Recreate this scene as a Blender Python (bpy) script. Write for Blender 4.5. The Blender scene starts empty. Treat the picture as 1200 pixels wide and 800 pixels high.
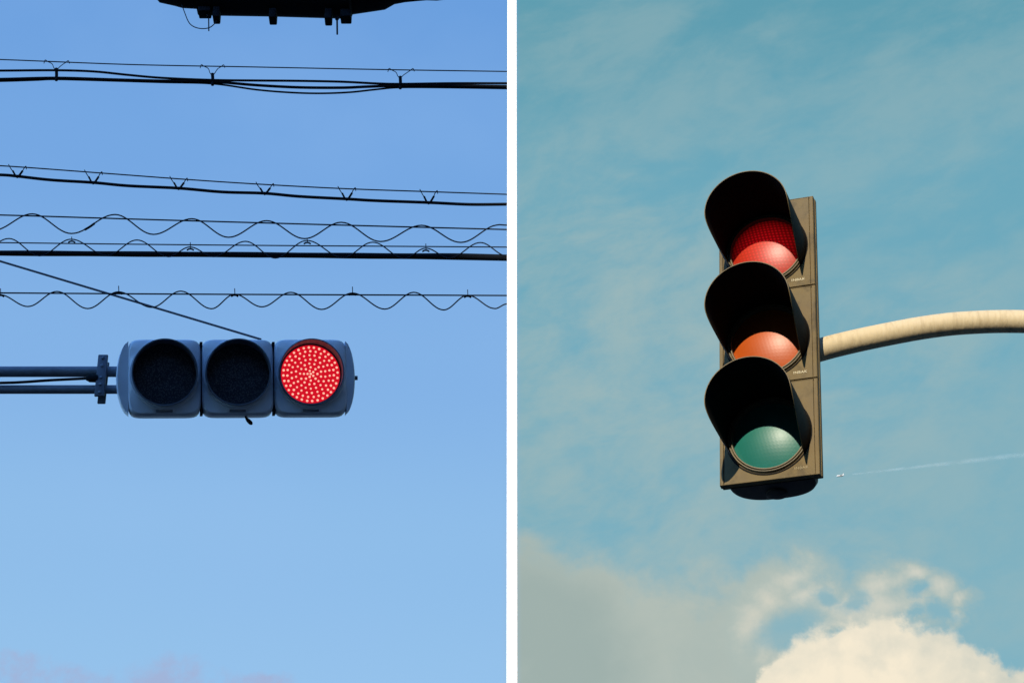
import bpy, bmesh, math, random
from mathutils import Vector, Matrix
random.seed(7)
R_ = math.radians
scene = bpy.context.scene
col = scene.collection
PI = math.pi

# ---------------------------------------------------------------- camera
PITCH = R_(31.13); FPX = 2870.0
CAM = Vector((0, 0, 1.6))
FW = Vector((0, math.cos(PITCH), math.sin(PITCH)))
UP = Vector((0, -math.sin(PITCH), math.cos(PITCH)))
RT = Vector((1, 0, 0))
cd = bpy.data.cameras.new('camera'); cam = bpy.data.objects.new('camera', cd); col.objects.link(cam)
cam.location = CAM; cam.rotation_euler = (R_(90) + PITCH, 0, 0)
cd.sensor_width = 36; cd.lens = FPX / 1200 * 36; cd.clip_end = 60000; cd.clip_start = 0.1
scene.camera = cam

def ray(x, y):
    return FW + RT * ((x - 600) / FPX) + UP * ((400 - y) / FPX)
def at(x, y, D):            # point at distance D along the sight line
    return CAM + ray(x, y).normalized() * D
def at_y(x, y, Y):          # point of that sight line in the upright plane y = Y
    d = ray(x, y); return CAM + d * (Y / d.y)

# ---------------------------------------------------------------- colour / materials
def lin(c):
    def f(v):
        v /= 255.0
        return v / 12.92 if v <= 0.04045 else ((v + 0.055) / 1.055) ** 2.4
    return tuple(f(v) for v in c)

class NT:
    """small helper that chains shader maths"""
    def __init__(s, tree): s.t = tree; s.n = tree.nodes; s.l = tree.links
    def put(s, sock, v):
        if hasattr(v, 'is_output'): s.l.new(v, sock)
        elif v is not None:
            if hasattr(sock.default_value, '__len__') and not hasattr(v, '__len__'): v = (v,) * len(sock.default_value)
            if hasattr(v, '__len__') and len(v) == 3 and len(sock.default_value) == 4: v = (*v, 1)
            sock.default_value = v
    def m(s, op, a, b=None, c=None, clamp=False):
        n = s.n.new('ShaderNodeMath'); n.operation = op; n.use_clamp = clamp
        for i, v in enumerate((a, b, c)):
            if v is not None: s.put(n.inputs[i], v)
        return n.outputs[0]
    def sstep(s, v, a, b, lo=0.0, hi=1.0):
        n = s.n.new('ShaderNodeMapRange'); n.interpolation_type = 'SMOOTHSTEP'
        s.put(n.inputs[0], v); s.put(n.inputs[1], a); s.put(n.inputs[2], b); s.put(n.inputs[3], lo); s.put(n.inputs[4], hi)
        return n.outputs[0]
    def mix(s, f, a, b):
        n = s.n.new('ShaderNodeMix'); n.data_type = 'RGBA'; n.clamp_factor = True
        s.put(n.inputs[0], f); s.put(n.inputs[6], a); s.put(n.inputs[7], b); return n.outputs[2]
    def noise(s, vec, scale, detail=4, rough=0.55, dist=0.0, w=None):
        n = s.n.new('ShaderNodeTexNoise')
        if w is not None: n.noise_dimensions = '4D'; n.inputs['W'].default_value = w
        s.put(n.inputs['Vector'], vec); n.inputs['Scale'].default_value = scale
        n.inputs['Detail'].default_value = detail; n.inputs['Roughness'].default_value = rough
        n.inputs['Distortion'].default_value = dist
        return n.outputs['Fac']
    def vec(s, x, y, z=0.0):
        n = s.n.new('ShaderNodeCombineXYZ'); s.put(n.inputs[0], x); s.put(n.inputs[1], y); s.put(n.inputs[2], z); return n.outputs[0]
    def ramp(s, f, stops):
        n = s.n.new('ShaderNodeValToRGB'); e = n.color_ramp.elements
        while len(e) < len(stops): e.new(0.5)
        for q, (p, c) in zip(e, stops): q.position = p; q.color = (*c, 1)
        n.color_ramp.interpolation = 'EASE'; s.put(n.inputs[0], f); return n.outputs[0]

def mat(name, c, rough=0.5, spec=0.5, metal=0.0, var=0.15, vscale=8.0, bump=0.0, bscale=60.0, dirt=None, dirt_amt=0.0,
        stretch=(1, 1, 1), emit=None, estr=0.0, rvar=0.08):
    m = bpy.data.materials.new(name); m.use_nodes = True
    k = NT(m.node_tree); b = m.node_tree.nodes['Principled BSDF']
    tc = k.n.new('ShaderNodeTexCoord'); mp = k.n.new('ShaderNodeMapping'); mp.inputs['Scale'].default_value = stretch
    k.l.new(tc.outputs['Object'], mp.inputs[0]); v = mp.outputs[0]
    n1 = k.noise(v, vscale, 6, 0.6)
    base = k.mix(n1, tuple(x * (1 - var) for x in c), tuple(min(1, x * (1 + var)) for x in c))
    if dirt:
        n2 = k.noise(v, vscale * 0.45, 8, 0.68, 0.4, w=3.1)
        base = k.mix(k.m('MULTIPLY', k.sstep(n2, 0.48, 0.68), dirt_amt), base, dirt)
    k.put(b.inputs['Base Color'], base)
    k.put(b.inputs['Roughness'], k.m('ADD', rough - rvar, k.m('MULTIPLY', n1, 2 * rvar), clamp=True))
    b.inputs['Specular IOR Level'].default_value = spec; b.inputs['Metallic'].default_value = metal
    if bump:
        bn = k.n.new('ShaderNodeBump'); bn.inputs['Strength'].default_value = bump; bn.inputs['Distance'].default_value = 0.002
        k.l.new(k.noise(v, bscale, 5, 0.6), bn.inputs['Height']); k.l.new(bn.outputs[0], b.inputs['Normal'])
    if emit:
        b.inputs['Emission Color'].default_value = (*emit, 1); b.inputs['Emission Strength'].default_value = estr
    return m

M = {}
M['rubber'] = mat('black_cable_sheath', (0.007, 0.009, 0.012), 0.8, 0.06)
M['wire'] = mat('dark_weathered_wire', (0.014, 0.019, 0.028), 0.75, 0.1)
M['closure'] = mat('black_moulded_plastic', (0.006, 0.008, 0.011), 0.75, 0.08)
M['grey_shell'] = mat('blue_grey_signal_paint', (0.57, 0.62, 0.69), 0.40, 0.5, var=0.06, vscale=4, dirt=(0.33, 0.39, 0.48), dirt_amt=0.35, bump=0.05)
M['grey_visor'] = mat('dark_grey_visor_paint', (0.10, 0.125, 0.17), 0.5, 0.4)
M['label'] = mat('worn_grey_label', (0.10, 0.11, 0.14), 0.6, 0.3)
M['galv'] = mat('galvanised_pipe', (0.13, 0.155, 0.20), 0.5, 0.5, metal=0.0, var=0.2, vscale=20, dirt=(0.07, 0.085, 0.11), dirt_amt=0.5, bump=0.06)
M['galv_dark'] = mat('dull_steel_bracket', (0.06, 0.07, 0.095), 0.55, 0.5, var=0.2, vscale=30)
M['olive'] = mat('faded_black_signal_plastic', (0.158, 0.110, 0.041), 0.6, 0.25, var=0.32, vscale=18, dirt=(0.062, 0.045, 0.018), dirt_amt=0.85, bump=0.12, bscale=160)
M['visor_out'] = mat('black_visor_outside', (0.010, 0.009, 0.008), 0.62, 0.07, var=0.25, vscale=20, bump=0.04)
M['visor_edge'] = mat('sunlit_visor_edge', (0.16, 0.115, 0.05), 0.6, 0.3, var=0.4, vscale=30)  # paler tone paints in the thin sunlit line along the visor edge
M['visor_in'] = mat('matt_black_visor_lining', (0.005, 0.005, 0.005), 0.9, 0.1)
M['housing'] = mat('black_signal_housing', (0.030, 0.026, 0.020), 0.55, 0.3, var=0.3)
M['rim'] = mat('black_lens_gasket', (0.15, 0.12, 0.065), 0.45, 0.4)
M['letter'] = mat('pale_raised_letters', (0.70, 0.62, 0.42), 0.6, 0.3)
M['letter_worn'] = mat('worn_raised_letters', (0.36, 0.29, 0.16), 0.6, 0.3)
M['cream'] = mat('cream_mast_paint', (0.66, 0.535, 0.32), 0.62, 0.3, var=0.10, vscale=34, bump=1.0, bscale=38, dirt=(0.44, 0.34, 0.19), dirt_amt=0.6, stretch=(2.6, 1, 0.5))
M['divider'] = mat('white_divider_paint', (0.86, 0.86, 0.85), 0.5, 0.4, var=0.01)
M['wood'] = mat('weathered_pole_wood', (0.16, 0.12, 0.08), 0.85, 0.2, var=0.3, vscale=6, stretch=(6, 6, 0.6))
M['concrete'] = mat('plain_concrete_wall', (0.34, 0.32, 0.29), 0.85, 0.2, var=0.1, vscale=1.2, dirt=(0.24, 0.22, 0.2), dirt_amt=0.5)
M['brick'] = mat('dark_brown_brick', (0.10, 0.065, 0.045), 0.9, 0.1, var=0.3, vscale=3)
M['glass'] = mat('dark_window_glass', (0.03, 0.04, 0.05), 0.08, 0.6)
M['asphalt'] = mat('asphalt', (0.05, 0.05, 0.052), 0.9, 0.2, var=0.3, vscale=0.5, bump=0.3, bscale=30)
M['plane'] = mat('white_airliner_paint', (0.55, 0.50, 0.44), 0.5, 0.4, var=0.0)

# ---------------------------------------------------------------- mesh helpers
def link(name, verts, faces, m, parent=None, sharp=35, smooth=True):
    me = bpy.data.meshes.new(name); me.from_pydata([tuple(v) for v in verts], [], faces)
    bm = bmesh.new(); bm.from_mesh(me); bmesh.ops.recalc_face_normals(bm, faces=bm.faces); bm.to_mesh(me); bm.free()
    ms = m if isinstance(m, (list, tuple)) else [m]
    for x in ms: me.materials.append(x)
    if smooth:
        me.polygons.foreach_set('use_smooth', [True] * len(me.polygons)); me.set_sharp_from_angle(angle=R_(sharp))
    me.update()
    o = bpy.data.objects.new(name, me); col.objects.link(o)
    if parent: o.parent = parent
    return o

class MB:
    def __init__(s): s.v = []; s.f = []
    def loft(s, loops, cap0=False, cap1=False, closed=True):
        b = len(s.v); n = len(loops[0])
        for L in loops: s.v += [Vector(p) for p in L]
        for i in range(len(loops) - 1):
            for j in range(n if closed else n - 1):
                a = b + i * n + j; c = b + i * n + (j + 1) % n
                s.f.append((a, c, c + n, a + n))
        if cap0: s.f.append(tuple(b + j for j in range(n)))
        if cap1: s.f.append(tuple(b + (len(loops) - 1) * n + j for j in range(n - 1, -1, -1)))
        return s
    def tube(s, pts, r, n=8, caps=True):
        pts = [Vector(p) for p in pts]; loops = []
        rs = r if hasattr(r, '__len__') else [r] * len(pts)
        ref = None
        for i, p in enumerate(pts):
            t = (pts[min(i + 1, len(pts) - 1)] - pts[max(i - 1, 0)]).normalized()
            if ref is None:
                ref = Vector((0, 1, 0)) if abs(t.y) < 0.8 else Vector((1, 0, 0))
            a = (ref - t * ref.dot(t)).normalized(); ref = a; b = t.cross(a)
            loops.append([p + (a * math.cos(2 * PI * k / n) + b * math.sin(2 * PI * k / n)) * rs[i] for k in range(n)])
        return s.loft(loops, caps, caps)
    def box(s, lo, hi, bev=0.0, mtx=None):
        bm = bmesh.new(); bmesh.ops.create_cube(bm, size=1)
        for v in bm.verts: v.co = Vector([(lo[i] + hi[i]) / 2 + v.co[i] * (hi[i] - lo[i]) for i in range(3)])
        if bev: bmesh.ops.bevel(bm, geom=list(bm.edges), offset=bev, segments=2, affect='EDGES', profile=0.5)
        if mtx: bmesh.ops.transform(bm, matrix=mtx, verts=bm.verts)
        b = len(s.v); bm.verts.index_update()
        s.v += [v.co.copy() for v in bm.verts]; s.f += [tuple(b + v.index for v in f.verts) for f in bm.faces]; bm.free()
        return s
    def build(s, name, m, parent=None, sharp=35, smooth=True): return link(name, s.v, s.f, m, parent, sharp, smooth)

def tag(o, label, cat, group=None, kind=None):
    if label: o['label'] = label
    if cat: o['category'] = cat
    if group: o['group'] = group
    if kind: o['kind'] = kind
    return o
def empty(name, loc, mtx=None):
    o = bpy.data.objects.new(name, None); col.objects.link(o); o.empty_display_size = 0.1
    if mtx: o.matrix_world = Matrix.Translation(loc) @ mtx.to_4x4()
    else: o.location = loc
    return o
def circ(r, y, n=96, cx=0, cz=0):
    return [(cx + r * math.cos(2 * PI * k / n), y, cz + r * math.sin(2 * PI * k / n)) for k in range(n)]
def sup(hx, hz, y, e=8, n=96, cx=0, cz=0):   # rounded rectangle, sampled by angle
    o = []
    for k in range(n):
        t = 2 * PI * k / n; c, q = math.cos(t), math.sin(t)
        r = (abs(c / hx) ** e + abs(q / hz) ** e) ** (-1 / e); o.append((cx + r * c, y, cz + r * q))
    return o
def spline(pts, sub=8):                       # Catmull-Rom through the points
    P = [Vector(p) for p in pts]; P = [P[0] * 2 - P[1]] + P + [P[-1] * 2 - P[-2]]; out = []
    for i in range(1, len(P) - 2):
        for k in range(sub):
            t = k / sub; a, b, c, d = P[i - 1:i + 3]
            out.append(0.5 * ((2 * b) + (c - a) * t + (2 * a - 5 * b + 4 * c - d) * t * t + (3 * b - a - 3 * c + d) * t ** 3))
    out.append(P[-2]); return out

# ---------------------------------------------------------------- ground
g = MB(); G = 3000.0
g.v = [Vector((-G, -G, 0)), Vector((G, -G, 0)), Vector((G, G, 0)), Vector((-G, G, 0))]; g.f = [(0, 1, 2, 3)]
tag(g.build('ground', M['asphalt'], smooth=False), None, None, kind='structure')

# ---------------------------------------------------------------- white post added for the blank white strip between the two skies
WY = 8.5                                   # upright plane of the overhead wires
PW = 0.0207
pr = empty('white_divider', (0, WY, 0))
tag(pr, 'tall slim white painted post added as the blank strip between blue sky and teal sky', 'divider')
MB().box((-PW, -PW, 0.05), (PW, PW, 10.6), 0.0015).build('shaft', M['divider'], pr)
MB().box((-0.09, -0.09, 0), (0.09, 0.09, 0.05), 0.004).build('base_plate', M['divider'], pr)
MB().box((-PW - .003, -PW - .003, 10.6), (PW + .003, PW + .003, 10.63), 0.003).build('cap', M['divider'], pr)

# ---------------------------------------------------------------- overhead wires
XL = -1000                                 # the runs go on, out of the frame, to a wooden pole
PXM = 9.92 / FPX                           # metres per photo pixel at the wires
def run_pts(p, sub=6, left=True, dy=0.0):
    p = list(p)
    if left:
        s = (p[1][1] - p[0][1]) / (p[1][0] - p[0][0]); s *= .35; p = [(x, p[0][1] + s * (x - p[0][0])) for x in [XL] + list(range(-900, -10, 60)) if x < p[0][0] - 30] + p
    w = [at_y(x, y, WY) for x, y in p]
    w = [Vector((q.x, q.y + dy, q.z)) for q in w]
    # stop at the face of the post
    if w[-1].x > -PW: 
        a, b = w[-2], w[-1]; t = (-PW - a.x) / (b.x - a.x); w[-1] = a + (b - a) * t
    else:
        a, b = w[-2], w[-1]; t = (-PW - a.x) / (b.x - a.x); w[-1] = a + (b - a) * t
    return spline(w, sub)
def wire(name, p, th, m, parent, n=8, dy=0.0, sub=6):
    return MB().tube(run_pts(p, sub, dy=dy), th / 2 * PXM, n).build(name, M[m], parent, 60)
def wave_px(ext):
    """rounded ups and downs through the listed crests and troughs"""
    out = []
    for (x0, y0), (x1, y1) in zip(ext[:-1], ext[1:]):
        for k in range(6):
            t = k / 6; s = (1 - math.cos(PI * t)) / 2
            out.append((x0 + (x1 - x0) * t, y0 + (y1 - y0) * s))
    out.append(ext[-1]); return out
def wave(name, ext, th, parent, period, top, dy, extra=4):
    e0 = list(ext)
    for k in range(extra):                  # keep weaving a little beyond the frame
        a, b = e0[0], e0[1]; e0.insert(0, (a[0] - period / 2, b[1] + (random.random() - .5) * 2))
    return MB().tube(run_pts(wave_px(e0), 2, dy=dy), th / 2 * PXM, 6).build(name, M['wire'], parent, 60)
def lerp_y(line, x):
    for (x0, y0), (x1, y1) in zip(line[:-1], line[1:]):
        if x <= x1: return y0 + (y1 - y0) * (x - x0) / (x1 - x0)
    return line[-1][1]
def pxtube(mb, pts, th, n=6, dy=0.0, sub=5):
    w = [at_y(x, y, WY) + Vector((0, dy, 0)) for x, y in pts]
    return mb.tube(spline(w, sub) if len(w) > 2 else w, th / 2 * PXM, n)

GRP = 'overhead cable runs crossing the blue sky'
# A: top run, three cables bound together below a messenger wire
mA = [(0, 70), (150, 75.8), (300, 78.8), (450, 81.8), (594, 84)]
A = empty('overhead_cable', at_y(0, 70, WY)); A.location = (0, 0, 0)
tag(A, 'topmost overhead run of several black cables clipped beneath a thin wire', 'overhead cable', GRP)
wire('messenger_wire', mA, 1.5, 'wire', A)
wire('cable', [(0, 84), (66, 83.6), (110, 85), (150, 89), (190, 92.5), (249, 95), (300, 95.6), (350, 96), (400, 97), (440, 99), (469, 99.6), (530, 98.8), (594, 98.8)], 3.0, 'rubber', A, dy=-.006)
wire('cable', [(0, 93), (66, 91.6), (130, 93.4), (190, 95), (249, 96), (300, 100), (350, 102.6), (400, 103), (430, 101.8), (469, 100.6), (530, 100.6), (594, 101.4)], 3.6, 'rubber', A)
wire('cable', [(0, 94), (40, 92.8), (66, 91.9), (130, 93.6), (190, 95.4), (249, 97), (300, 104), (340, 107.3), (375, 108.3), (410, 107), (440, 103.8), (469, 101.4), (530, 101.6), (594, 102.6)], 2.4, 'rubber', A, dy=.008)
for cx, y0, y1, xa, xb in ((66, 80.5, 94.5, 53, 80), (249, 86.5, 100, 236, 262), (469, 90, 104, 456, 484)):
    h = MB(); ya, yb = lerp_y(mA, xa), lerp_y(mA, xb)
    pxtube(h, [(xa - 1.5, ya + 2.5), (xa, ya - 1.5), (xa + 3, ya + .4), (xa + 8, ya + 3), (cx - 3, y0 - 1), (cx, y0 + 3)], 1.0)
    pxtube(h, [(xb + 1.5, yb + 1.5), (xb, yb - 1.8), (xb - 3, yb + .4), (xb - 7, yb + 3), (cx + 3, y0 - 1), (cx, y0 + 3)], 1.0)
    pxtube(h, [(cx, y0), (cx + .3, (y0 + y1) / 2), (cx, y1)], 4.0, 8)
    h.build('cable_hanger', M['rubber'], A, 50)

# B: single cable hung by V ties
mB = [(0, 194.3), (120, 203), (219, 210.4), (300, 215.7), (400, 221), (500, 224.6), (594, 227.8)]
cB = [(0, 205), (20, 206.6), (60, 211), (109, 214), (150, 217.8), (209, 220.6), (260, 225), (310, 226.6), (350, 230.2), (406, 233.2), (440, 235.2), (502, 237.4), (550, 239.6), (594, 239.4)]
B = empty('overhead_cable', (0, 0, 0))
tag(B, 'sloping black cable hung from its thin wire by V shaped ties', 'overhead cable', GRP)
wire('messenger_wire', mB, 1.6, 'wire', B); wire('cable', cB, 3.8, 'rubber', B)
for cx in (20, 109, 209, 310, 406, 502):
    yc = lerp_y(cB, cx); h = MB(); xa, xb = cx - 9, cx + 9.5; ya, yb = lerp_y(mB, xa), lerp_y(mB, xb)
    pxtube(h, [(xa - 1, ya - 2.4), (xa + 1, ya + 1.5), (xa + 4, (ya + yc) / 2)], 1.1)
    pxtube(h, [(xa + 4, (ya + yc) / 2 - .5), (cx - 2, yc - 1), (cx + .5, yc + 1.6)], 2.4)
    pxtube(h, [(xb + 1.4, yb + 2), (xb + .8, yb - 1.6), (xb - 2, yb + 2), (xb - 3, (yb + yc) / 2 - 1)], 1.1)
    pxtube(h, [(xb - 3, (yb + yc) / 2 - 1.2), (cx + 3, yc - 1.6), (cx, yc + 1.4)], 2.6)
    h.build('cable_tie', M['rubber'], B, 50)

# C: thin wire with a wire weaving around it
mC = [(0, 252), (150, 256.6), (300, 261), (450, 265.2), (594, 269)]
Cc = empty('overhead_cable', (0, 0, 0))
tag(Cc, 'thin wire with a loose wire weaving in waves, just above the thickest cable', 'overhead cable', GRP)
wire('messenger_wire', mC, 1.8, 'wire', Cc)
wave('wavy_wire', [(-8, 271), (38, 251.6), (84, 274.6), (135, 252.4), (180, 275.6), (225, 257.3), (268, 279), (312.5, 259.6), (357, 280.6), (400, 261.5), (446, 284), (494, 265), (540, 285), (585, 264.3), (594, 264.8)], 1.7, Cc, 90, 252, -.006)
sl = MB(); pxtube(sl, [(99.5, 270.2), (105, 267), (111, 262.8)], 2.9, 8, dy=-.006); sl.build('wire_sleeve', M['rubber'], Cc)

# D: the thickest cable with a support wire and a weaving wire
mD = [(0, 282.8), (150, 284.6), (300, 286), (450, 287), (594, 288)]
D_ = empty('overhead_cable', (0, 0, 0))
tag(D_, 'thickest straight black cable with a weaving wire and thin support wire', 'overhead cable', GRP)
wire('messenger_wire', mD, 1.5, 'wire', D_, dy=.01)
thick = run_pts([(0, 296.6), (150, 297.6), (300, 298.6), (450, 300), (530, 300.6), (594, 302)], 6)
def _rad(p):
    x = p.x / PXM + 600
    return (6.9 + 1.5 * max(0, min(1, (x - 380) / 200)) + .35 * math.sin(x * .05)) / 2 * PXM
MB().tube(thick, [_rad(p) for p in thick], 10).build('cable', M['rubber'], D_, 60)
wave('wavy_wire', [(11, 281.7), (47, 302), (84, 282.5), (126, 301.6), (161, 283.4), (198, 303), (223, 291.6), (251, 303), (288, 285), (323, 304.6), (360, 284), (402, 304), (437, 286), (474, 305), (499, 293), (527, 304.6), (563, 286.4), (594, 302)], 1.5, D_, 78, 282, -.014)
def pin(x, y0, y1, parent):
    h = MB(); pxtube(h, [(x, y0), (x + .3, y1)], 1.1); pxtube(h, [(x - 4, y1 + 1.6), (x - 1.5, y1 + .2), (x + 1.5, y1 + .2), (x + 4, y1 + 1.6)], 2.0); h.build('wire_pin', M['wire'], parent)
for x, y0, y1 in ((84, 277.6, 282.6), (223, 284, 291.6), (360, 280.5, 284.2), (499, 285.6, 293.2)): pin(x, y0, y1, D_)

# E: lowest weaving run
mE = [(0, 343.2), (150, 344.2), (300, 345), (450, 345.6), (594, 346.2)]
E_ = empty('overhead_cable', (0, 0, 0))
tag(E_, 'lowest overhead wire with a wavy wire and small upright pins, right above the signal', 'overhead cable', GRP)
wire('messenger_wire', mE, 1.8, 'wire', E_)
wave('wavy_wire', [(0, 346.2), (33, 360), (67, 342.4), (103, 362.4), (139, 342.8), (178, 361), (212, 342), (248, 362.6), (275, 345.6), (307, 360.4), (341, 343.4), (377, 363.4), (413, 344.2), (451, 363), (485, 343.4), (520, 364), (548, 346.8), (580, 362.4), (594, 357)], 1.6, E_, 70, 343, -.006)
for x, y0, y1 in ((0.6, 338, 346), (139, 335, 343), (275, 338, 345.8), (413, 336, 344.2), (548, 339.4, 347)): pin(x, y0, y1, E_)

# wooden pole that carries the runs, out of the frame
pl = at_y(XL, 300, WY)
wp = empty('utility_pole', (pl.x - .02, WY + .12, 0)); tag(wp, 'round wooden utility pole carrying the overhead cable runs', 'utility pole')
MB().tube([(0, 0, 0), (0, 0, 5), (0, 0, 10.8)], [.16, .14, .11], 24).build('pole', M['wood'], wp)
MB().box((-.05, -.22, 7.0), (.05, -.105, 9.2), .004).build('bracket', M['galv_dark'], wp)

# splice closure hanging at the top
S = empty('splice_closure', (0, 0, 0))
tag(S, 'black cable splice box with bolts and hanging rods, cut by the top edge', 'splice box')
prof = [(184, 8), (187, 11.5), (205, 15.5), (214, 18), (231, 19), (232, 26), (235, 26.6), (320, 28), (405, 30.6), (411, 30.4), (413, 25.5), (440, 21.5), (451, 19.8), (455, 17.5), (462, 13.5), (474, 11.2), (486, 10), (500, 8.8), (512, 9.2), (520, 8.2), (527, 6.6)]
loops = []
for x, r in prof:
    c = at_y(x, -8, WY); rr = r * PXM; lp = []
    for k in range(40):
        t = 2 * PI * k / 40; e = 3.2; q = (abs(math.cos(t)) ** e + abs(math.sin(t)) ** e) ** (-1 / e)
        lp.append(c + Vector((0, math.cos(t) * q * rr * .9, math.sin(t) * q * rr)))
    loops.append(lp)
MB().loft(loops, True, True).build('box_body', M['closure'], S, 30)
for x, y0, y1, w in ((240, 12, 17.6, 15), (254, 12, 24, 9), (320, 14, 25, 9.5), (385, 14, 26, 9), (405.5, 15, 23.8, 13)):
    a, b = at_y(x - w / 2, y1, WY), at_y(x + w / 2, y0, WY)
    MB().box((a.x, WY - .03, a.z), (b.x, WY + .03, b.z), .005).build('bolt', M['closure'], S)
for x, y0, y1, w in ((244.5, 17, 36.5, 1.6), (395, 20, 40.5, 2.3)):
    h = MB(); pxtube(h, [(x - .3, y0), (x, y0 + 3)], 5.0, 8); pxtube(h, [(x, y0), (x + .2, y1)], w, 8); h.build('rod', M['wire'], S)
h = MB(); pxtube(h, [(208, -6), (212, 3), (216, 14), (221, 26), (227, 31.5), (236, 33.8), (245, 32.8), (251, 28.5), (254.5, 23.5)], 1.3); h.build('wire_loop', M['wire'], S)
h = MB(); h.tube(spline([at_y(x, y, WY) for x, y in ((XL, -30), (-300, -14), (0, -10), (190, -8))], 8), 4.5 * PXM / 1.0, 8)
h.tube(spline([at_y(x, y, WY) for x, y in ((520, -7.5), (545, -7), (570, -7))] + [Vector((-PW, WY, at_y(594, -8, WY).z))], 6), 4.5 * PXM, 8)
h.build('cable', M['rubber'], S)

# ---------------------------------------------------------------- signal of the blue half
LD = 11.0; LS = LD / FPX
lc = at(279.5, 441, LD)
nv = (CAM - lc).normalized()                       # towards the viewer
rt = Vector((0, 0, 1)).cross(nv).normalized(); upv = nv.cross(rt)
nrm = (nv + upv * math.tan(R_(10)) + rt * math.tan(R_(2.5))).normalized()
xr = UP.cross(nrm).normalized(); zr = xr.cross(-nrm)
mL = Matrix((xr, -nrm, zr)).transposed()
TL = empty('traffic_signal', lc, mL)
tag(TL, 'grey horizontal three lamp traffic signal with its right lamp glowing red', 'traffic signal')
def dark_lens_mat():
    m = mat('smoked_lens', (0.018, 0.026, 0.042), 0.20, 0.35, var=0.1, rvar=0.03)
    k = NT(m.node_tree); b = m.node_tree.nodes['Principled BSDF']
    tc = k.n.new('ShaderNodeTexCoord'); v = k.n.new('ShaderNodeTexVoronoi'); v.inputs['Scale'].default_value = 140
    k.l.new(tc.outputs['Object'], v.inputs['Vector'])
    bn = k.n.new('ShaderNodeBump'); cell = k.mix(k.sstep(v.outputs['Distance'], .15, .55), (.085, .092, .105), (.022, .028, .042)); k.put(b.inputs['Base Color'], cell)
    bn.inputs['Strength'].default_value = 0.18; bn.inputs['Distance'].default_value = 0.003
    k.l.new(v.outputs['Distance'], bn.inputs['Height']); k.l.new(bn.outputs[0], b.inputs['Normal']); return m
M['smoked'] = dark_lens_mat()
M['led_board'] = mat('lit_red_lamp_board', (0.25, 0.0, 0.005), 0.4, 0.3, var=0.05, emit=(0.76, 0.006, 0.020), estr=0.85)
M['led'] = mat('glowing_red_diode', (0.6, 0.1, 0.08), 0.4, 0.3, var=0.0, emit=(1.0, 0.52, 0.40), estr=1.0)
def dome(r, y0, sag, rings=10, n=72, cx=0, cz=0):
    mb = MB(); Rs = (r * r + sag * sag) / (2 * sag); L = []
    for i in range(rings + 1):
        q = r * (1 - i / rings) + 1e-4; y = y0 - (math.sqrt(Rs * Rs - q * q) - (Rs - sag)); L.append(circ(q, y, n, cx, cz))
    return mb.loft(L, False, True)
u = LS
for i, (cx, w) in enumerate(((-85.2, 83.6), (-0.7, 82.8), (84.3, 84.8))):
    hx = w / 2 * u; hz = 45 * u; cxm = cx * u; cz = 3.2 * u
    def L(hx_, hz_, y, e): return sup(hx_, hz_, y, e, 96, cxm, 0)
    mb = MB().loft([circ(36.6 * u, 6 * u, 96, cxm, cz), circ(37.6 * u, -1.2 * u, 96, cxm, cz), circ(40.2 * u, -1.0 * u, 96, cxm, cz), circ(40.8 * u, .4 * u, 96, cxm, cz * .9),
                    L(hx - 1.6 * u, hz - 2.6 * u, 2.6 * u, 7), L(hx - .6 * u, hz - 1.0 * u, 4.4 * u, 8), L(hx, hz, 8 * u, 9), L(hx, hz, 25 * u, 9), L(hx - 2 * u, hz - 3 * u, 29 * u, 8), L(hx * .6, hz * .6, 30 * u, 6)], False, True)
    sec = mb.build('lamp_housing', M['grey_shell'], TL, 28)
    # visor: full tube, longer at the top
    lo = []
    for r, f in ((37.9, 0), (37.9, 1), (36.6, 1), (36.4, 0)):
        pts = []
        for k in range(96):
            t = 2 * PI * k / 96; Ln = (13.5 + 8 * math.sin(t)) * u
            pts.append((cxm + r * u * math.cos(t), (-Ln if f else 5 * u), cz + r * u * math.sin(t)))
        lo.append(pts)
    MB().loft(lo).build('visor', M['grey_visor'], sec, 40)
    if i < 2:
        dome(36.6 * u, 4 * u, 4.5 * u, 12, 72, cxm, cz).build('lens', M['smoked'], sec)['label'] = 'unlit dark lens'
    else:
        ln = MB().loft([circ(36.6 * u, 5.2 * u, 72, cxm, cz), circ(34.6 * u, 4.2 * u, 72, cxm, cz)], False, False).build('lens_rim', M['grey_visor'], sec)
        ln = MB().loft([circ(34.6 * u, 4.2 * u, 72, cxm, cz), circ(20 * u, 2.4 * u, 72, cxm, cz), circ(1 * u, 1.6 * u, 72, cxm, cz)], False, True).build('lens', M['led_board'], sec)
        ln['label'] = 'lit red lens'
        d = MB()
        def dot(x, z, r, y):
            d.loft([circ(r, y, 10, x, z), circ(r * .85, y - r * .5, 10, x, z), circ(r * .45, y - r * .8, 10, x, z)], False, True)
        dot(cxm, cz, 1.5 * u, 1.8 * u)
        for rr, nn, ph in ((31.8, 32, 0.05), (27.2, 27, .0), (22.4, 22, .06), (17.4, 18, .0), (12.4, 13, .1), (7.9, 8, .0), (3.7, 5, .3)):
            for k in range(nn):
                a = PI / 2 + ph + 2 * PI * k / nn + random.uniform(-.012, .012)
                dot(cxm + rr * u * math.cos(a), cz + rr * u * math.sin(a), (1.46 + random.uniform(-.08, .08)) * u, (4.0 - 2.2 * (1 - rr / 34.6)) * u)
        d.build('led_cluster', M['led'], sec)
    MB().box((cxm - 10 * u, 1.0 * u, -41.4 * u), (cxm + 9 * u, 2.4 * u, -37.4 * u), .3 * u).build('rating_plate', M['label'], sec)
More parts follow.
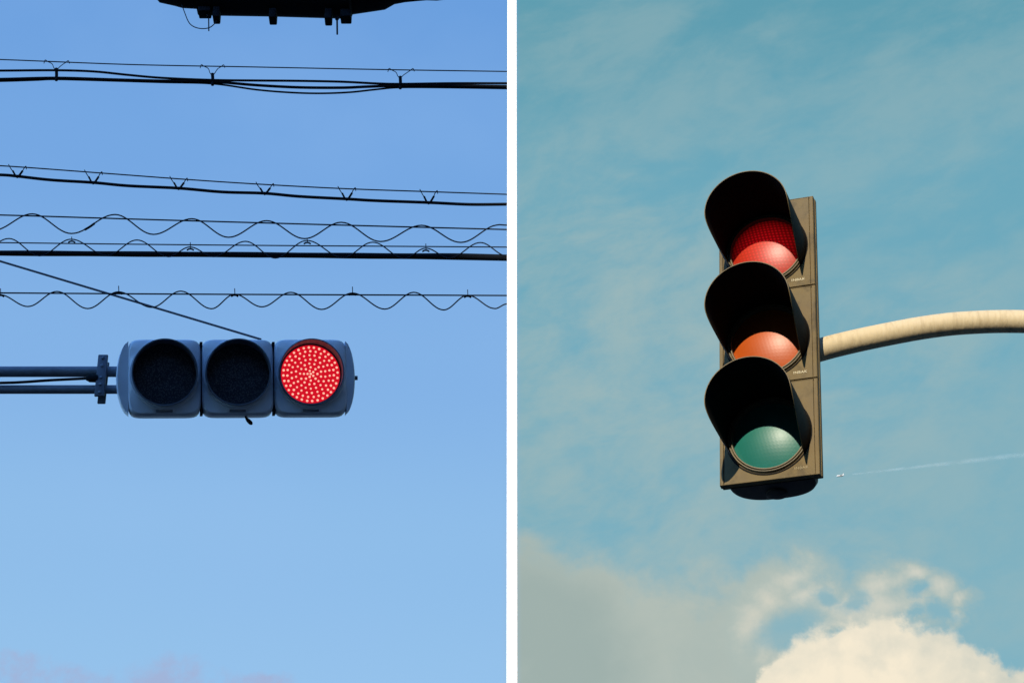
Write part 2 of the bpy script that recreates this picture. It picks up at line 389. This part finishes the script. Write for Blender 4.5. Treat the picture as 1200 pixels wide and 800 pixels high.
# end caps: bowed boxes
def bowcap(side, x0, bulge, hz):
    n = 22; f = []
    for k in range(n + 1):
        t = -1 + 2 * k / n; f.append((x0 + side * bulge * (1 - t * t) ** .62 if abs(t) < 1 else x0, t * hz))
    loops = []
    for sc, y in ((.90, 5.5), (.97, 7.5), (1, 10.5), (1, 23), (.9, 27)):
        loops.append([((x0 + (x - x0) * sc) * u, y * u, z * (0.98 + .02 * sc) * u) for x, z in f])
    return MB().loft(loops, True, True, closed=True).build('end_cap', M['grey_shell'], TL, 30)
bowcap(-1, -126.6, 14, 42.8); bowcap(1, 126.0, 11, 43)
MB().tube([(134 * u, 15 * u, .5 * u), (137 * u, 15 * u, .5 * u), (137.4 * u, 15 * u, .5 * u), (140.6 * u, 15 * u, .5 * u)], [1.3 * u, 1.3 * u, 2.6 * u, 2.6 * u], 10).build('cap_latch', M['galv_dark'], TL)
for x in (-42.6, 41.6):
    MB().box(((x - 1.6) * u, 8 * u, -43 * u), ((x + 1.6) * u, 24 * u, 42.6 * u), .3 * u).build('joint_gasket', M['rubber'], TL)
MB().tube(spline([(8 * u, 12 * u, -44 * u), (9.5 * u, 11 * u, -48 * u), (13 * u, 10 * u, -52 * u), (16 * u, 10 * u, -55 * u)], 4), [x * u for x in (1.3, 1.3, 1.4, 1.4, 1.6, 2.0, 2.3, 2.4, 2.5, 2.4, 2.3, 1.7, .7)], 10).build('cable_gland', M['rubber'], TL)

# arm of two pipes from a mast beyond the left edge
AY = lc.y + 15 * u
def apt(x, y): return at_y(x, y, AY)
mast_x = apt(-640, 435).x
MS = empty('signal_mast', (mast_x, AY, 0)); tag(MS, 'two parallel grey steel pipes with clamp bracket holding the horizontal signal', 'signal mast')
def mrel(p): return p - MS.location
us = LS
zt = apt(60, 435.4).z; zb = apt(60, 456.2).z
MB().tube([(0, 0, 0), (0, 0, 4), (0, 0, zt + .5)], [.09, .08, .07], 24).build('pole', M['galv'], MS)
MB().tube([(0, 0, zt - 0), mrel(Vector((apt(60, 435).x, AY, zt))), mrel(Vector((apt(152, 435).x, AY, zt)))], 6.3 * us, 20).build('arm_pipe', M['galv'], MS)
MB().tube([(0, 0, zb - 0), mrel(Vector((apt(60, 456).x, AY, zb))), mrel(Vector((apt(152, 456).x, AY, zb)))], 5.2 * us, 20).build('arm_pipe', M['galv'], MS)
bx0, bx1 = apt(114.6, 440).x - mast_x, apt(126.2, 440).x - mast_x
bz0, bz1 = apt(120, 468.6).z, apt(120, 420.4).z
br = MB().box((bx0, -10.5 * us, bz0), (bx1, -7 * us, bz1), 1.0 * us).build('clamp_bracket', M['galv_dark'], MS)
for py in (424.5, 433.6, 447.5, 455.4, 465):
    z = apt(120, py).z; xm = (bx0 + bx1) / 2
    MB().tube([(xm, -10.4 * us, z), (xm, -12.6 * us, z)], 1.7 * us, 6).build('bracket_bolt', M['galv'], br)
MB().box((bx0 + us, 7 * us, bz0), (bx1 - us, 10 * us, bz1), 1.0 * us).build('back_strap', M['galv_dark'], br)
yq = -8 * us
cbl = [(apt(x, y) - MS.location) + Vector((0, yq, 0)) for x, y in ((-600, 458), (-120, 455), (0, 452.6), (28, 451.6), (60, 449.4), (104, 447.2))]
MB().tube(spline(cbl, 6), 1.7 * us, 8).build('feed_cable', M['rubber'], MS)
MB().tube([(apt(x, y) - MS.location) + Vector((0, yq, 0)) for x, y in ((102, 447.3), (104.5, 447.2), (106, 447.2), (114, 447.4), (116, 447.4))], [2.4 * us, 3.6 * us, 4.6 * us, 4.7 * us, 4.4 * us], 12).build('cable_gland', M['rubber'], MS)

# stay wire to the top of the signal
s_ = MB(); a0 = at_y(306, 397.6, AY); a1 = at_y(0, 306, AY); d0 = (a1 - a0)
s_.tube([a0, a0 + d0 * .5, a1, a0 + d0 * 2.4], 1.35 * us, 8)
tag(s_.build('stay_wire', M['galv_dark']), 'straight dark stay wire slanting down from the left to the top of the horizontal signal', 'stay wire')

# ---------------------------------------------------------------- signal of the teal half
RO = Vector((0.72649419, 5.95306158, 5.21016122)); YAW = -0.33781; ROLL = 0.04297
mR = (Matrix.Rotation(YAW, 3, 'Z') @ Matrix.Rotation(ROLL, 3, 'Y'))
SW, SH = 0.2829, 0.9141; HX = SW / 2; HZ = SH / 6; VL = 0.237; VR = 0.121
TR = empty('traffic_signal', RO, mR)
tag(TR, 'upright olive black three lamp traffic signal with deep visors on a curved cream arm', 'traffic signal')
def lens_mat(name, c, emit=None, zoff=0.0):
    m = mat(name, c, 0.42, 0.55, var=0.10, vscale=25, rvar=0.03)
    k = NT(m.node_tree); b = m.node_tree.nodes['Principled BSDF']
    tc = k.n.new('ShaderNodeTexCoord'); sx = k.n.new('ShaderNodeSeparateXYZ'); k.l.new(tc.outputs['Object'], sx.inputs[0])
    F_ = 2 * PI / 0.0105
    a = k.m('SINE', k.m('MULTIPLY', k.m('ADD', sx.outputs[0], k.m('MULTIPLY', sx.outputs[2], .25)), F_)); c_ = k.m('SINE', k.m('MULTIPLY', sx.outputs[2], F_))
    h = k.m('MULTIPLY', k.m('ADD', .5, k.m('MULTIPLY', a, .5)), k.m('ADD', .5, k.m('MULTIPLY', c_, .5)))
    bn = k.n.new('ShaderNodeBump'); bn.inputs['Strength'].default_value = 0.035; bn.inputs['Distance'].default_value = 0.002
    k.l.new(h, bn.inputs['Height']); k.l.new(bn.outputs[0], b.inputs['Normal'])
    if emit:                                   # the lamp behind the prisms, strongest in the middle of the lens
        b.inputs['Emission Color'].default_value = (*emit, 1)
        zz = k.m('SUBTRACT', sx.outputs[2], zoff); r2 = k.m('ADD', k.m('MULTIPLY', sx.outputs[0], sx.outputs[0]), k.m('MULTIPLY', zz, zz))
        fall = k.m('SUBTRACT', 1.0, k.m('MULTIPLY', r2, 1 / .108 ** 2), clamp=True)
        k.put(b.inputs['Emission Strength'], k.m('MULTIPLY', k.m('ADD', .06, k.m('MULTIPLY', fall, .94)), k.m('ADD', .16, k.m('MULTIPLY', h, .42))))
    return m
LM = [lens_mat('red_signal_lens', (0.38, 0.022, 0.004), (0.9, 0.006, 0.012), SH / 3 - .0122), lens_mat('amber_signal_lens', (0.48, 0.080, 0.003)), lens_mat('green_signal_lens', (0.010, 0.16, 0.13))]
LBL = ['red lens glowing dimly', 'unlit amber lens', 'unlit green lens']

def text_obj(name, body, size, loc, m, parent, sx=1.0):
    cu = bpy.data.curves.new(name, 'FONT'); cu.body = body; cu.size = size; cu.extrude = 0.0006; cu.align_x = 'CENTER'; cu.space_character = 1.12
    t = bpy.data.objects.new(name + '_tmp', cu); col.objects.link(t)
    dg = bpy.context.evaluated_depsgraph_get(); me = bpy.data.meshes.new_from_object(t.evaluated_get(dg))
    bpy.data.objects.remove(t)
    me.transform(Matrix.Translation(loc) @ Matrix.Diagonal((sx, 1, 1, 1)) @ Matrix.Rotation(R_(90), 4, 'X'))
    me.materials.clear(); me.materials.append(m); me.name = name
    o = bpy.data.objects.new(name, me); col.objects.link(o); o.parent = parent; return o

CZL = -0.0122
for k in range(3):
    zc = (1 - k) * 2 * HZ; zl = zc + CZL
    def Q(ix, iz, y):
        hx_, hz_ = HX - ix, HZ - iz - .0014; o = []
        for q in range(120):
            t = 2 * PI * (q + .0) / 120; c, sn = math.cos(t), math.sin(t)
            r = 1 / max(abs(c / hx_), abs(sn / hz_)); o.append((r * c, y, zc + r * sn))
        for (qx, qz) in ((1, 1), (-1, 1), (-1, -1), (1, -1)):     # true corners
            a = math.atan2(qz * hz_, qx * hx_) % (2 * PI); o[round(a / (2 * PI) * 120) % 120] = (qx * hx_, y, zc + qz * hz_)
        return o
    door = MB().loft([circ(.116, .012, 120, 0, zl), circ(.1165, -.001, 120, 0, zl), circ(.1205, -.001, 120, 0, zl),
                      Q(.0136, .0030, 0.000), Q(.0130, .0028, .0050), Q(.0108, .0026, .0050), Q(.0104, .0024, -.0008), Q(.0018, .0010, -.0008), Q(0, 0, .0012), Q(0, 0, .019)], False, False).build('lamp_door', M['olive'], TR, 25)
    # lens rim with two ridges
    rimp = [(.1165, .004), (.1160, -.006), (.1145, -.0085), (.1125, -.0085), (.1118, -.004), (.1100, -.003), (.1092, -.0075), (.1078, -.009), (.1052, -.009), (.1042, -.005), (.1035, .008)]
    MB().loft([circ(r, y, 120, 0, zl) for r, y in rimp]).build('lens_rim', M['rim'], door, 40)
    ln = dome(.1038, .006, .022, 18, 96, 0, zl).build('lens', LM[k], door); ln['label'] = LBL[k]
    # tunnel visor, open underneath
    na, nt = 96, 14; V = MB()
    def vpt(i, j, r):
        t = j / nt; lr, ll = R_(-34), R_(-45); a = lr + (PI - lr - ll) * (.5 - .5 * math.cos(PI * i / na) * (.6 + .4 * abs(math.cos(PI * i / na))))
        low = math.degrees(math.asin(max(-1, min(1, math.sin(a)))))      # angle above the level of the axis
        q = max(0.0, (14 - low) / 48) if math.cos(a) > 0 else max(0.0, (1 - low) / 46); ln_v = VL * max(.08, 1 - .93 * q ** 2.3)
        return Vector((r * math.cos(a), -.003 - (ln_v - .003) * t, zl + r * math.sin(a)))
    ro, ri = VR, VR - .0022
    outer = [[vpt(i, j, ro) for i in range(na + 1)] for j in range(nt + 1)]
    inner = [[vpt(i, j, ri) for i in range(na + 1)] for j in range(nt + 1)]
    verts = []; faces = []; mi = []
    idx = lambda s, j, i: (s * (nt + 1) + j) * (na + 1) + i
    for S_ in (outer, inner):
        for row in S_: verts += row
    for j in range(nt):
        for i in range(na):
            faces.append((idx(0, j, i), idx(0, j, i + 1), idx(0, j + 1, i + 1), idx(0, j + 1, i))); mi.append(0)
            faces.append((idx(1, j, i), idx(1, j + 1, i), idx(1, j + 1, i + 1), idx(1, j, i + 1))); mi.append(1)
        for i in (0, na):
            faces.append((idx(0, j, i), idx(0, j + 1, i), idx(1, j + 1, i), idx(1, j, i))); mi.append(0)
    for i in range(na):
        faces.append((idx(0, nt, i), idx(0, nt, i + 1), idx(1, nt, i + 1), idx(1, nt, i))); mi.append(0)
    vo = link('visor', verts, faces, [M['visor_out'], M['visor_in'], M['visor_edge']], door, 40)
    # material by side: faces nearer the axis line the inside
    for p in vo.data.polygons:
        c = p.center; rad = math.hypot(c.x, c.z - zl)
        p.material_index = 1 if rad < ri + .0006 else (0 if rad > ro - .0006 else 2)
    # flange and fixing tabs of the visor
    fl = MB().loft([circ(.1195, -.003, 120, 0, zl), circ(.1235, -.003, 120, 0, zl), circ(.1235, -.0012, 120, 0, zl)])
    for a in (50, 130):
        c = Vector((math.cos(R_(a)) * .125, 0, zl + math.sin(R_(a)) * .125)); fl.box((c.x - .006, -.006, c.z - .006), (c.x + .006, -.0012, c.z + .006), .0012)
    fl.build('visor_flange', M['visor_out'], door, 40)
    if k < 2:
        text_obj('lettering', 'INBAK', .0112, Vector((.0925, -.0008, zc - .1325)), M['letter'], door, 1.12)
    else:
        text_obj('lettering', 'INBAK', .0112, Vector((.0900, -.0008, zc - .1290)), M['letter_worn'], door, 1.12)
# body behind the doors: half-round box
loops = []
hb = []
for j in range(33):
    t = PI * j / 32; hb.append((.126 * math.copysign(abs(math.cos(t)) ** .75, math.cos(t)), .024 + .104 * math.sin(t) ** .8))
for sc, z in ((.86, -SH / 2 + .001), (.95, -SH / 2 + .004), (1, -SH / 2 + .014), (1, SH / 2 - .014), (.95, SH / 2 - .004), (.86, SH / 2 - .001)):
    loops.append([(x * sc, .024 + (y - .024) * sc, z) for x, y in hb])
hs = MB().loft(loops, True, True).build('housing', M['housing'], TR, 30)
fr = MB()
fr.box((-HX + .0012, .0195, -SH / 2 + .004), (HX + .0020, .034, SH / 2 - .001), .002)
fr.build('door_frame', M['olive'], TR, 30)
MB().tube([(0, .082, -SH / 2 + .003), (0, .082, -SH / 2 - .004), (0, .082, -SH / 2 - .006)], [.030, .030, .026], 32).build('drain_plug', M['housing'], hs, 30)

# curved cream arm and its pole beyond the right edge
GY = RO.y + .075
gp = [(938, 416.5), (955, 411.6), (980, 404.8), (1010, 397.8), (1045, 390.6), (1080, 384.2), (1115, 379.6), (1150, 377.3), (1180, 376.6), (1212, 377.4), (1260, 382), (1310, 393), (1360, 414), (1400, 445), (1428, 490), (1440, 540), (1443, 600)]
gw = spline([at_y(x, y, GY) for x, y in gp], 8)
px_ = gw[-1].x
MG = empty('signal_pole', (px_, GY, 0)); tag(MG, 'thick cream painted curved arm holding the upright signal from the right', 'signal pole')
off = Vector((px_, GY, 0))
MB().tube([p - off for p in gw], .0335, 40).build('arm', M['cream'], MG, 60)
MB().tube([(0, 0, 0), (0, 0, 2), (0, 0, gw[-1].z - .02)], [.07, .062, .052], 32).build('pole', M['cream'], MG, 60)
MB().tube([(0, 0, 0), (0, 0, .02), (0, 0, .021)], [.16, .16, .14], 24).build('base_plate', M['cream'], MG)
MB().tube([(0, 0, gw[-1].z - .05), (0, 0, gw[-1].z + .02)], .058, 32).build('collar', M['cream'], MG)

# ---------------------------------------------------------------- airliner and its trail, far away
AD = 9000.0
pa = at(984.5, 557.2, AD); pb = at(1200, 532.5, AD * 1.02)
dirv = (pa - pb).normalized()
sd = dirv.cross(Vector((0, 0, 1))).normalized(); uv_ = sd.cross(dirv)
mP = Matrix((dirv, sd, uv_)).transposed()
AP = empty('airliner', pa, mP); tag(AP, 'tiny pale airliner at the tip of the white vapour trail', 'airplane')
MB().tube([(14, 0, 0), (12.5, 0, 0), (9, 0, 0), (-8, 0, 0), (-15, 0, .8)], [.4, 2.2, 3.4, 3.4, .8], 12).build('fuselage', M['plane'], AP)
for s in (-1, 1):
    MB().loft([[(4, s * 2, -.6), (-3, s * 2, -.6), (-3, s * 2, .2), (4, s * 2, .2)], [(-5.5, s * 9, .5), (-7.5, s * 9, .5), (-7.5, s * 9, .7), (-5.5, s * 9, .7)]], True, True).build('wing', M['plane'], AP)
MB().loft([[(-9, -.2, 2), (-14, -.2, 2), (-14, .2, 2), (-9, .2, 2)], [(-13.5, -.2, 8), (-15.5, -.2, 8), (-15.5, .2, 8), (-13.5, .2, 8)]], True, True).build('tail_fin', M['plane'], AP)
tm = bpy.data.materials.new('vapour_trail'); tm.use_nodes = True
k = NT(tm.node_tree); b = tm.node_tree.nodes['Principled BSDF']; b.inputs['Base Color'].default_value = (.9, .9, .9, 1); b.inputs['Roughness'].default_value = 1; b.inputs['Specular IOR Level'].default_value = 0
tc = k.n.new('ShaderNodeTexCoord'); k.put(b.inputs['Alpha'], k.m('MULTIPLY', .024, k.sstep(k.noise(tc.outputs['Object'], .02, 6, .65), .25, .7)))
cm = MB(); pc = pb + (pb - pa) * 1.2; 
for q in range(3):
    cm.tube([pa + (pc - pa) * t - Vector((0, 0, 0)) for t in (.03, .06, .15, .3, .5, .75, 1)], [x * (0.4 + .3 * q) for x in (3.0, 4.0, 6, 9, 12, 15, 19)], 20, False)
tag(cm.build('contrail', tm, None, 180), 'faint white vapour trail rising to the right behind the tiny airliner', 'vapour trail', kind='stuff')

# ---------------------------------------------------------------- unseen block added behind the viewer to keep the left signal in shade
bl = empty('shade_block', (-4.42, -8, 0)); bl.rotation_euler.z = -R_(14.4); tag(bl, 'plain concrete block with dark windows, added unseen behind the viewer to cast shade', 'building')
BW, BD, BH = 13.0, 9.0, 18.0
MB().box((-BW, -BD, 0), (0, 0, BH), .02).build('wall', M['concrete'], bl, smooth=False)
MB().box((-BW - .15, -BD, BH), (0.0, .15, BH + .3), .02).build('roof', M['concrete'], bl, smooth=False)
w0 = None
for fl_ in range(5):
    for cx in range(4):
        x = -2.2 - cx * 3.0; z = 1.6 + fl_ * 3.2
        if w0 is None:
            w0 = MB().box((-.7, .004, 0), (.7, .05, 1.5), .01).build('window', M['concrete'], bl, smooth=False)
            p0 = MB().box((-.62, .052, .08), (.62, .06, 1.42)).build('pane', M['glass'], w0, smooth=False); o = w0
        else:
            o = w0.copy(); col.objects.link(o); o.parent = bl; q = p0.copy(); col.objects.link(q); q.parent = o
        o.location = (x, 0, z)

# unseen lower block added beside it, cutting low sky light into the visors
rw = empty('low_shade_block', (-5.75, -14, 0)); tag(rw, 'long brick block with dark windows, added unseen behind the viewer to block low sky light', 'building')
MB().box((0, -8, 0), (36, 0, 12.9), .02).build('wall', M['brick'], rw, smooth=False)
MB().box((-.04, -8.1, 12.9), (36.1, .12, 13.15), .02).build('roof', M['concrete'], rw, smooth=False)
for fl_ in range(3):
    for cx in range(8):
        o = w0.copy(); col.objects.link(o); o.parent = rw; q = p0.copy(); col.objects.link(q); q.parent = o
        o.location = (2.4 + cx * 4.0, 0, 1.4 + fl_ * 4.0)

# ---------------------------------------------------------------- light
SAZ = R_(14.4); SEL = R_(23.5)
sv = Vector((-math.sin(SAZ) * math.cos(SEL), -math.cos(SAZ) * math.cos(SEL), math.sin(SEL)))
sl_ = bpy.data.lights.new('sun', 'SUN'); sl_.energy = 4.8; sl_.angle = R_(.5); sl_.color = (1.0, .88, .68)
so = bpy.data.objects.new('sun', sl_); col.objects.link(so); so.rotation_euler = sv.to_track_quat('Z', 'Y').to_euler(); so.location = (0, 0, 30)

# ---------------------------------------------------------------- sky
wd = bpy.data.worlds.new('World'); scene.world = wd; wd.use_nodes = True
k = NT(wd.node_tree); k.n.clear()
tc = k.n.new('ShaderNodeTexCoord'); sx = k.n.new('ShaderNodeSeparateXYZ'); k.l.new(tc.outputs['Generated'], sx.inputs[0])
X, Y, Z = sx.outputs
Ys = k.m('MAXIMUM', Y, .05); su = k.m('DIVIDE', X, Ys); sv_ = k.m('DIVIDE', Z, Ys)
el = k.m('ARCSINE', Z)
def duv(px, py):
    d = ray(px, py); return d.x / d.y, d.z / d.y
P2 = k.vec(su, sv_)
# warped coordinates for ragged cloud edges
def warped(scale, amt, w):
    a = k.noise(P2, scale, 6, .6, w=w); b_ = k.noise(P2, scale, 6, .6, w=w + 9.3)
    return (k.m('ADD', su, k.m('MULTIPLY', k.m('SUBTRACT', a, .5), amt)), k.m('ADD', sv_, k.m('MULTIPLY', k.m('SUBTRACT', b_, .5), amt)))
def blob(uv, px, py, rx, ry, rot=0.0):
    cu, cv = duv(px, py); cu2, _ = duv(px + 1, py); _, cv2 = duv(px, py - 1); kx = cu2 - cu; ky = cv2 - cv
    a = k.m('DIVIDE', k.m('SUBTRACT', uv[0], cu), kx); b_ = k.m('DIVIDE', k.m('SUBTRACT', uv[1], cv), ky)
    c, s = math.cos(rot), math.sin(rot)
    a2 = k.m('ADD', k.m('MULTIPLY', a, c / rx), k.m('MULTIPLY', b_, s / rx)); b2 = k.m('ADD', k.m('MULTIPLY', a, -s / ry), k.m('MULTIPLY', b_, c / ry))
    return k.m('SUBTRACT', 1.0, k.m('SQRT', k.m('ADD', k.m('MULTIPLY', a2, a2), k.m('MULTIPLY', b2, b2))))
def union(uv, L_):
    f = None
    for q in L_:
        b_ = blob(uv, *q); f = b_ if f is None else k.m('SMOOTH_MAX', f, b_, .08)
    return f
def el_of(py): return math.asin(ray(600, py).normalized().z)
E0, E1 = el_of(860), el_of(-60)
te = k.m('DIVIDE', k.m('SUBTRACT', el, E0), E1 - E0, clamp=True)
def pos(py): return (el_of(py) - E0) / (E1 - E0)
blue = k.ramp(te, [(pos(830), lin((149, 194, 235))), (pos(650), lin((143, 189, 233))), (pos(430), lin((131, 178, 230))), (pos(200), lin((117, 167, 226))), (pos(0), lin((107, 159, 222)))])
ln_ = k.noise(P2, 7, 4, .5, w=1.0)
blue = k.mix(k.m('MULTIPLY', k.sstep(ln_, .42, .7), .16), blue, lin((150, 190, 238)))
lu = warped(35, .03, 4.0)
low = union(lu, [(20, 790, 70, 22), (70, 805, 90, 30), (215, 790, 45, 24), (225, 812, 130, 32), (305, 800, 45, 18)])
lowd = k.m('MULTIPLY', k.sstep(low, -.15, .45), k.sstep(k.noise(P2, 42, 7, .62, w=8.), .36, .60))
blue = k.mix(k.m('MULTIPLY', lowd, .85), blue, lin((163, 178, 214)))

teal = k.ramp(te, [(pos(800), lin((128, 178, 194))), (pos(500), lin((116, 172, 191))), (pos(250), lin((108, 168, 188))), (pos(0), lin((94, 157, 176)))])
# thin high veil in slanting bands
mp = k.n.new('ShaderNodeMapping'); mp.inputs['Rotation'].default_value = (0, 0, R_(-26)); k.l.new(P2, mp.inputs[0])
mp2 = k.n.new('ShaderNodeMapping'); mp2.inputs['Scale'].default_value = (1, 1.9, 1); k.l.new(mp.outputs[0], mp2.inputs[0]); VB = mp2.outputs[0]
v1 = k.noise(VB, 9, 9, .58, .5, w=2.4); v2 = k.noise(VB, 36, 10, .66, .5, w=5.2)
veil = k.sstep(k.m('ADD', k.m('MULTIPLY', v1, .74), k.m('MULTIPLY', v2, .26)), .38, .64)
haze = union((su, sv_), [(690, 330, 220, 170, .25), (800, 480, 330, 200), (700, 640, 300, 200), (1000, 420, 200, 90, .4), (880, 640, 200, 110)])
veil_amt = k.m('MULTIPLY', veil, k.m('ADD', .42, k.m('MULTIPLY', k.sstep(haze, -.3, .7), .46)))
teal = k.mix(veil_amt, teal, lin((158, 184, 186)))
# grey cloud, lower left
gu = warped(14, .060, 11.)
gn = k.noise(P2, 34, 9, .6, .3, w=6.6)
grey1 = union(gu, [(630, 735, 150, 120, .0), (760, 795, 200, 120, .1), (855, 775, 100, 110), (878, 730, 42, 90, -.45)])
g1 = k.sstep(k.m('ADD', grey1, k.m('MULTIPLY', k.m('SUBTRACT', gn, .5), .9)), -.16, .34)
hole = union(warped(60, .022, 3.), [(922, 738, 38, 22, .3), (1002, 706, 16, 10, .5), (1083, 690, 14, 8, .4), (1068, 714, 16, 6, .2), (1100, 716, 20, 8, -.2), (972, 700, 12, 10)])
open_ = k.m('SUBTRACT', 1.0, k.m('MULTIPLY', k.sstep(hole, -.75, .65), .9))
teal = k.mix(k.m('MULTIPLY', k.m('MULTIPLY', g1, open_), .94), teal, k.mix(gn, lin((163, 180, 175)), lin((190, 196, 185))))
grey2 = union(gu, [(620, 720, 140, 120), (660, 780, 120, 110)])
g2 = k.sstep(k.m('ADD', grey2, k.m('MULTIPLY', k.m('SUBTRACT', gn, .5), .7)), .05, .75)
teal = k.mix(k.m('MULTIPLY', g2, .85), teal, lin((156, 174, 170)))
# torn wisps round the top of the cumulus
wu = warped(42, .024, 21.)
wisp = union(wu, [(882, 735, 34, 60, -.25), (900, 700, 40, 46, -.5), (930, 672, 52, 28, .15), (948, 694, 44, 24, .5), (900, 765, 34, 26), (985, 708, 55, 20, .4), (1032, 680, 44, 24, .25), (1070, 668, 40, 14), (1105, 688, 34, 24, -.4), (1128, 704, 22, 13), (1118, 720, 14, 14), (1040, 708, 90, 34), (965, 735, 62, 18, .25), (1000, 715, 70, 34, .2)])
wn = k.noise(P2, 44, 11, .66, .5, w=13.)
wv = k.m('ADD', wisp, k.m('MULTIPLY', k.m('SUBTRACT', wn, .5), 1.7))
wd_ = k.m('MULTIPLY', k.sstep(wv, -.38, .62), open_)
teal = k.mix(k.m('MULTIPLY', wd_, .86), teal, k.mix(k.sstep(wv, .1, 1.35), lin((174, 189, 183)), lin((218, 214, 198))))
# cumulus
cu_ = warped(45, .022, 31.)
cum = union(cu_, [(1000, 770, 60, 34, .3), (985, 820, 92, 82, .1), (1040, 806, 84, 88), (1092, 806, 70, 72), (1135, 808, 48, 56), (1160, 818, 30, 58), (932, 812, 42, 50), (1210, 832, 34, 56), (1075, 850, 170, 90)])
cn = k.noise(P2, 85, 11, .64, .3, w=33.)
cd_ = k.sstep(k.m('ADD', cum, k.m('MULTIPLY', k.m('SUBTRACT', cn, .5), .62)), -.10, .17)
P3 = k.vec(k.m('ADD', su, -.006), k.m('ADD', sv_, .007))          # towards the light: billows get a bright and a grey side
em = k.m('SUBTRACT', k.noise(P2, 40, 7, .56, .3, w=33.), k.noise(P3, 40, 7, .56, .3, w=33.))
lit = k.m('ADD', k.m('ADD', .22, k.m('MULTIPLY', k.sstep(blob((su, sv_), 985, 805, 190, 130), -.2, .75), .70)), k.m('MULTIPLY', em, 1.7), clamp=True)
ccol = k.mix(lit, lin((200, 204, 193)), lin((247, 235, 211)))
teal = k.mix(cd_, teal, ccol)

side = k.sstep(su, -.005, .005)
skyc = k.mix(side, blue, teal)
bg1 = k.n.new('ShaderNodeBackground'); k.put(bg1.inputs[0], skyc); bg1.inputs[1].default_value = 1.0
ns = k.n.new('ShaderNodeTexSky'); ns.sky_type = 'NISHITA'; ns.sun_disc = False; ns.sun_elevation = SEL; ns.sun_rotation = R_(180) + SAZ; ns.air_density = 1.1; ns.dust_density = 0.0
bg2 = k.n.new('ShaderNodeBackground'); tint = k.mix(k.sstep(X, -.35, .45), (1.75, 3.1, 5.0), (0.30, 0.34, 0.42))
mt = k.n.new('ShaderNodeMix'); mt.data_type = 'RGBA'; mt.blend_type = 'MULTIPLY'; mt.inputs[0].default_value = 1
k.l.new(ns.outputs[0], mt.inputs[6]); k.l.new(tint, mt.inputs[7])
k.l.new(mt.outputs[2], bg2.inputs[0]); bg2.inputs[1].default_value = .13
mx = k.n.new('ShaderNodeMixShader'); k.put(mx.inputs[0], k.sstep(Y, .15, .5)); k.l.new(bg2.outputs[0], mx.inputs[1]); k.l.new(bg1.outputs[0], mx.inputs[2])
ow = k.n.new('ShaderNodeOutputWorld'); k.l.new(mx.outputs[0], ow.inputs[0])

scene.view_settings.view_transform = 'Standard'; scene.view_settings.look = 'None'; scene.view_settings.exposure = 0; scene.view_settings.gamma = 1
scene.view_settings.use_curve_mapping = False
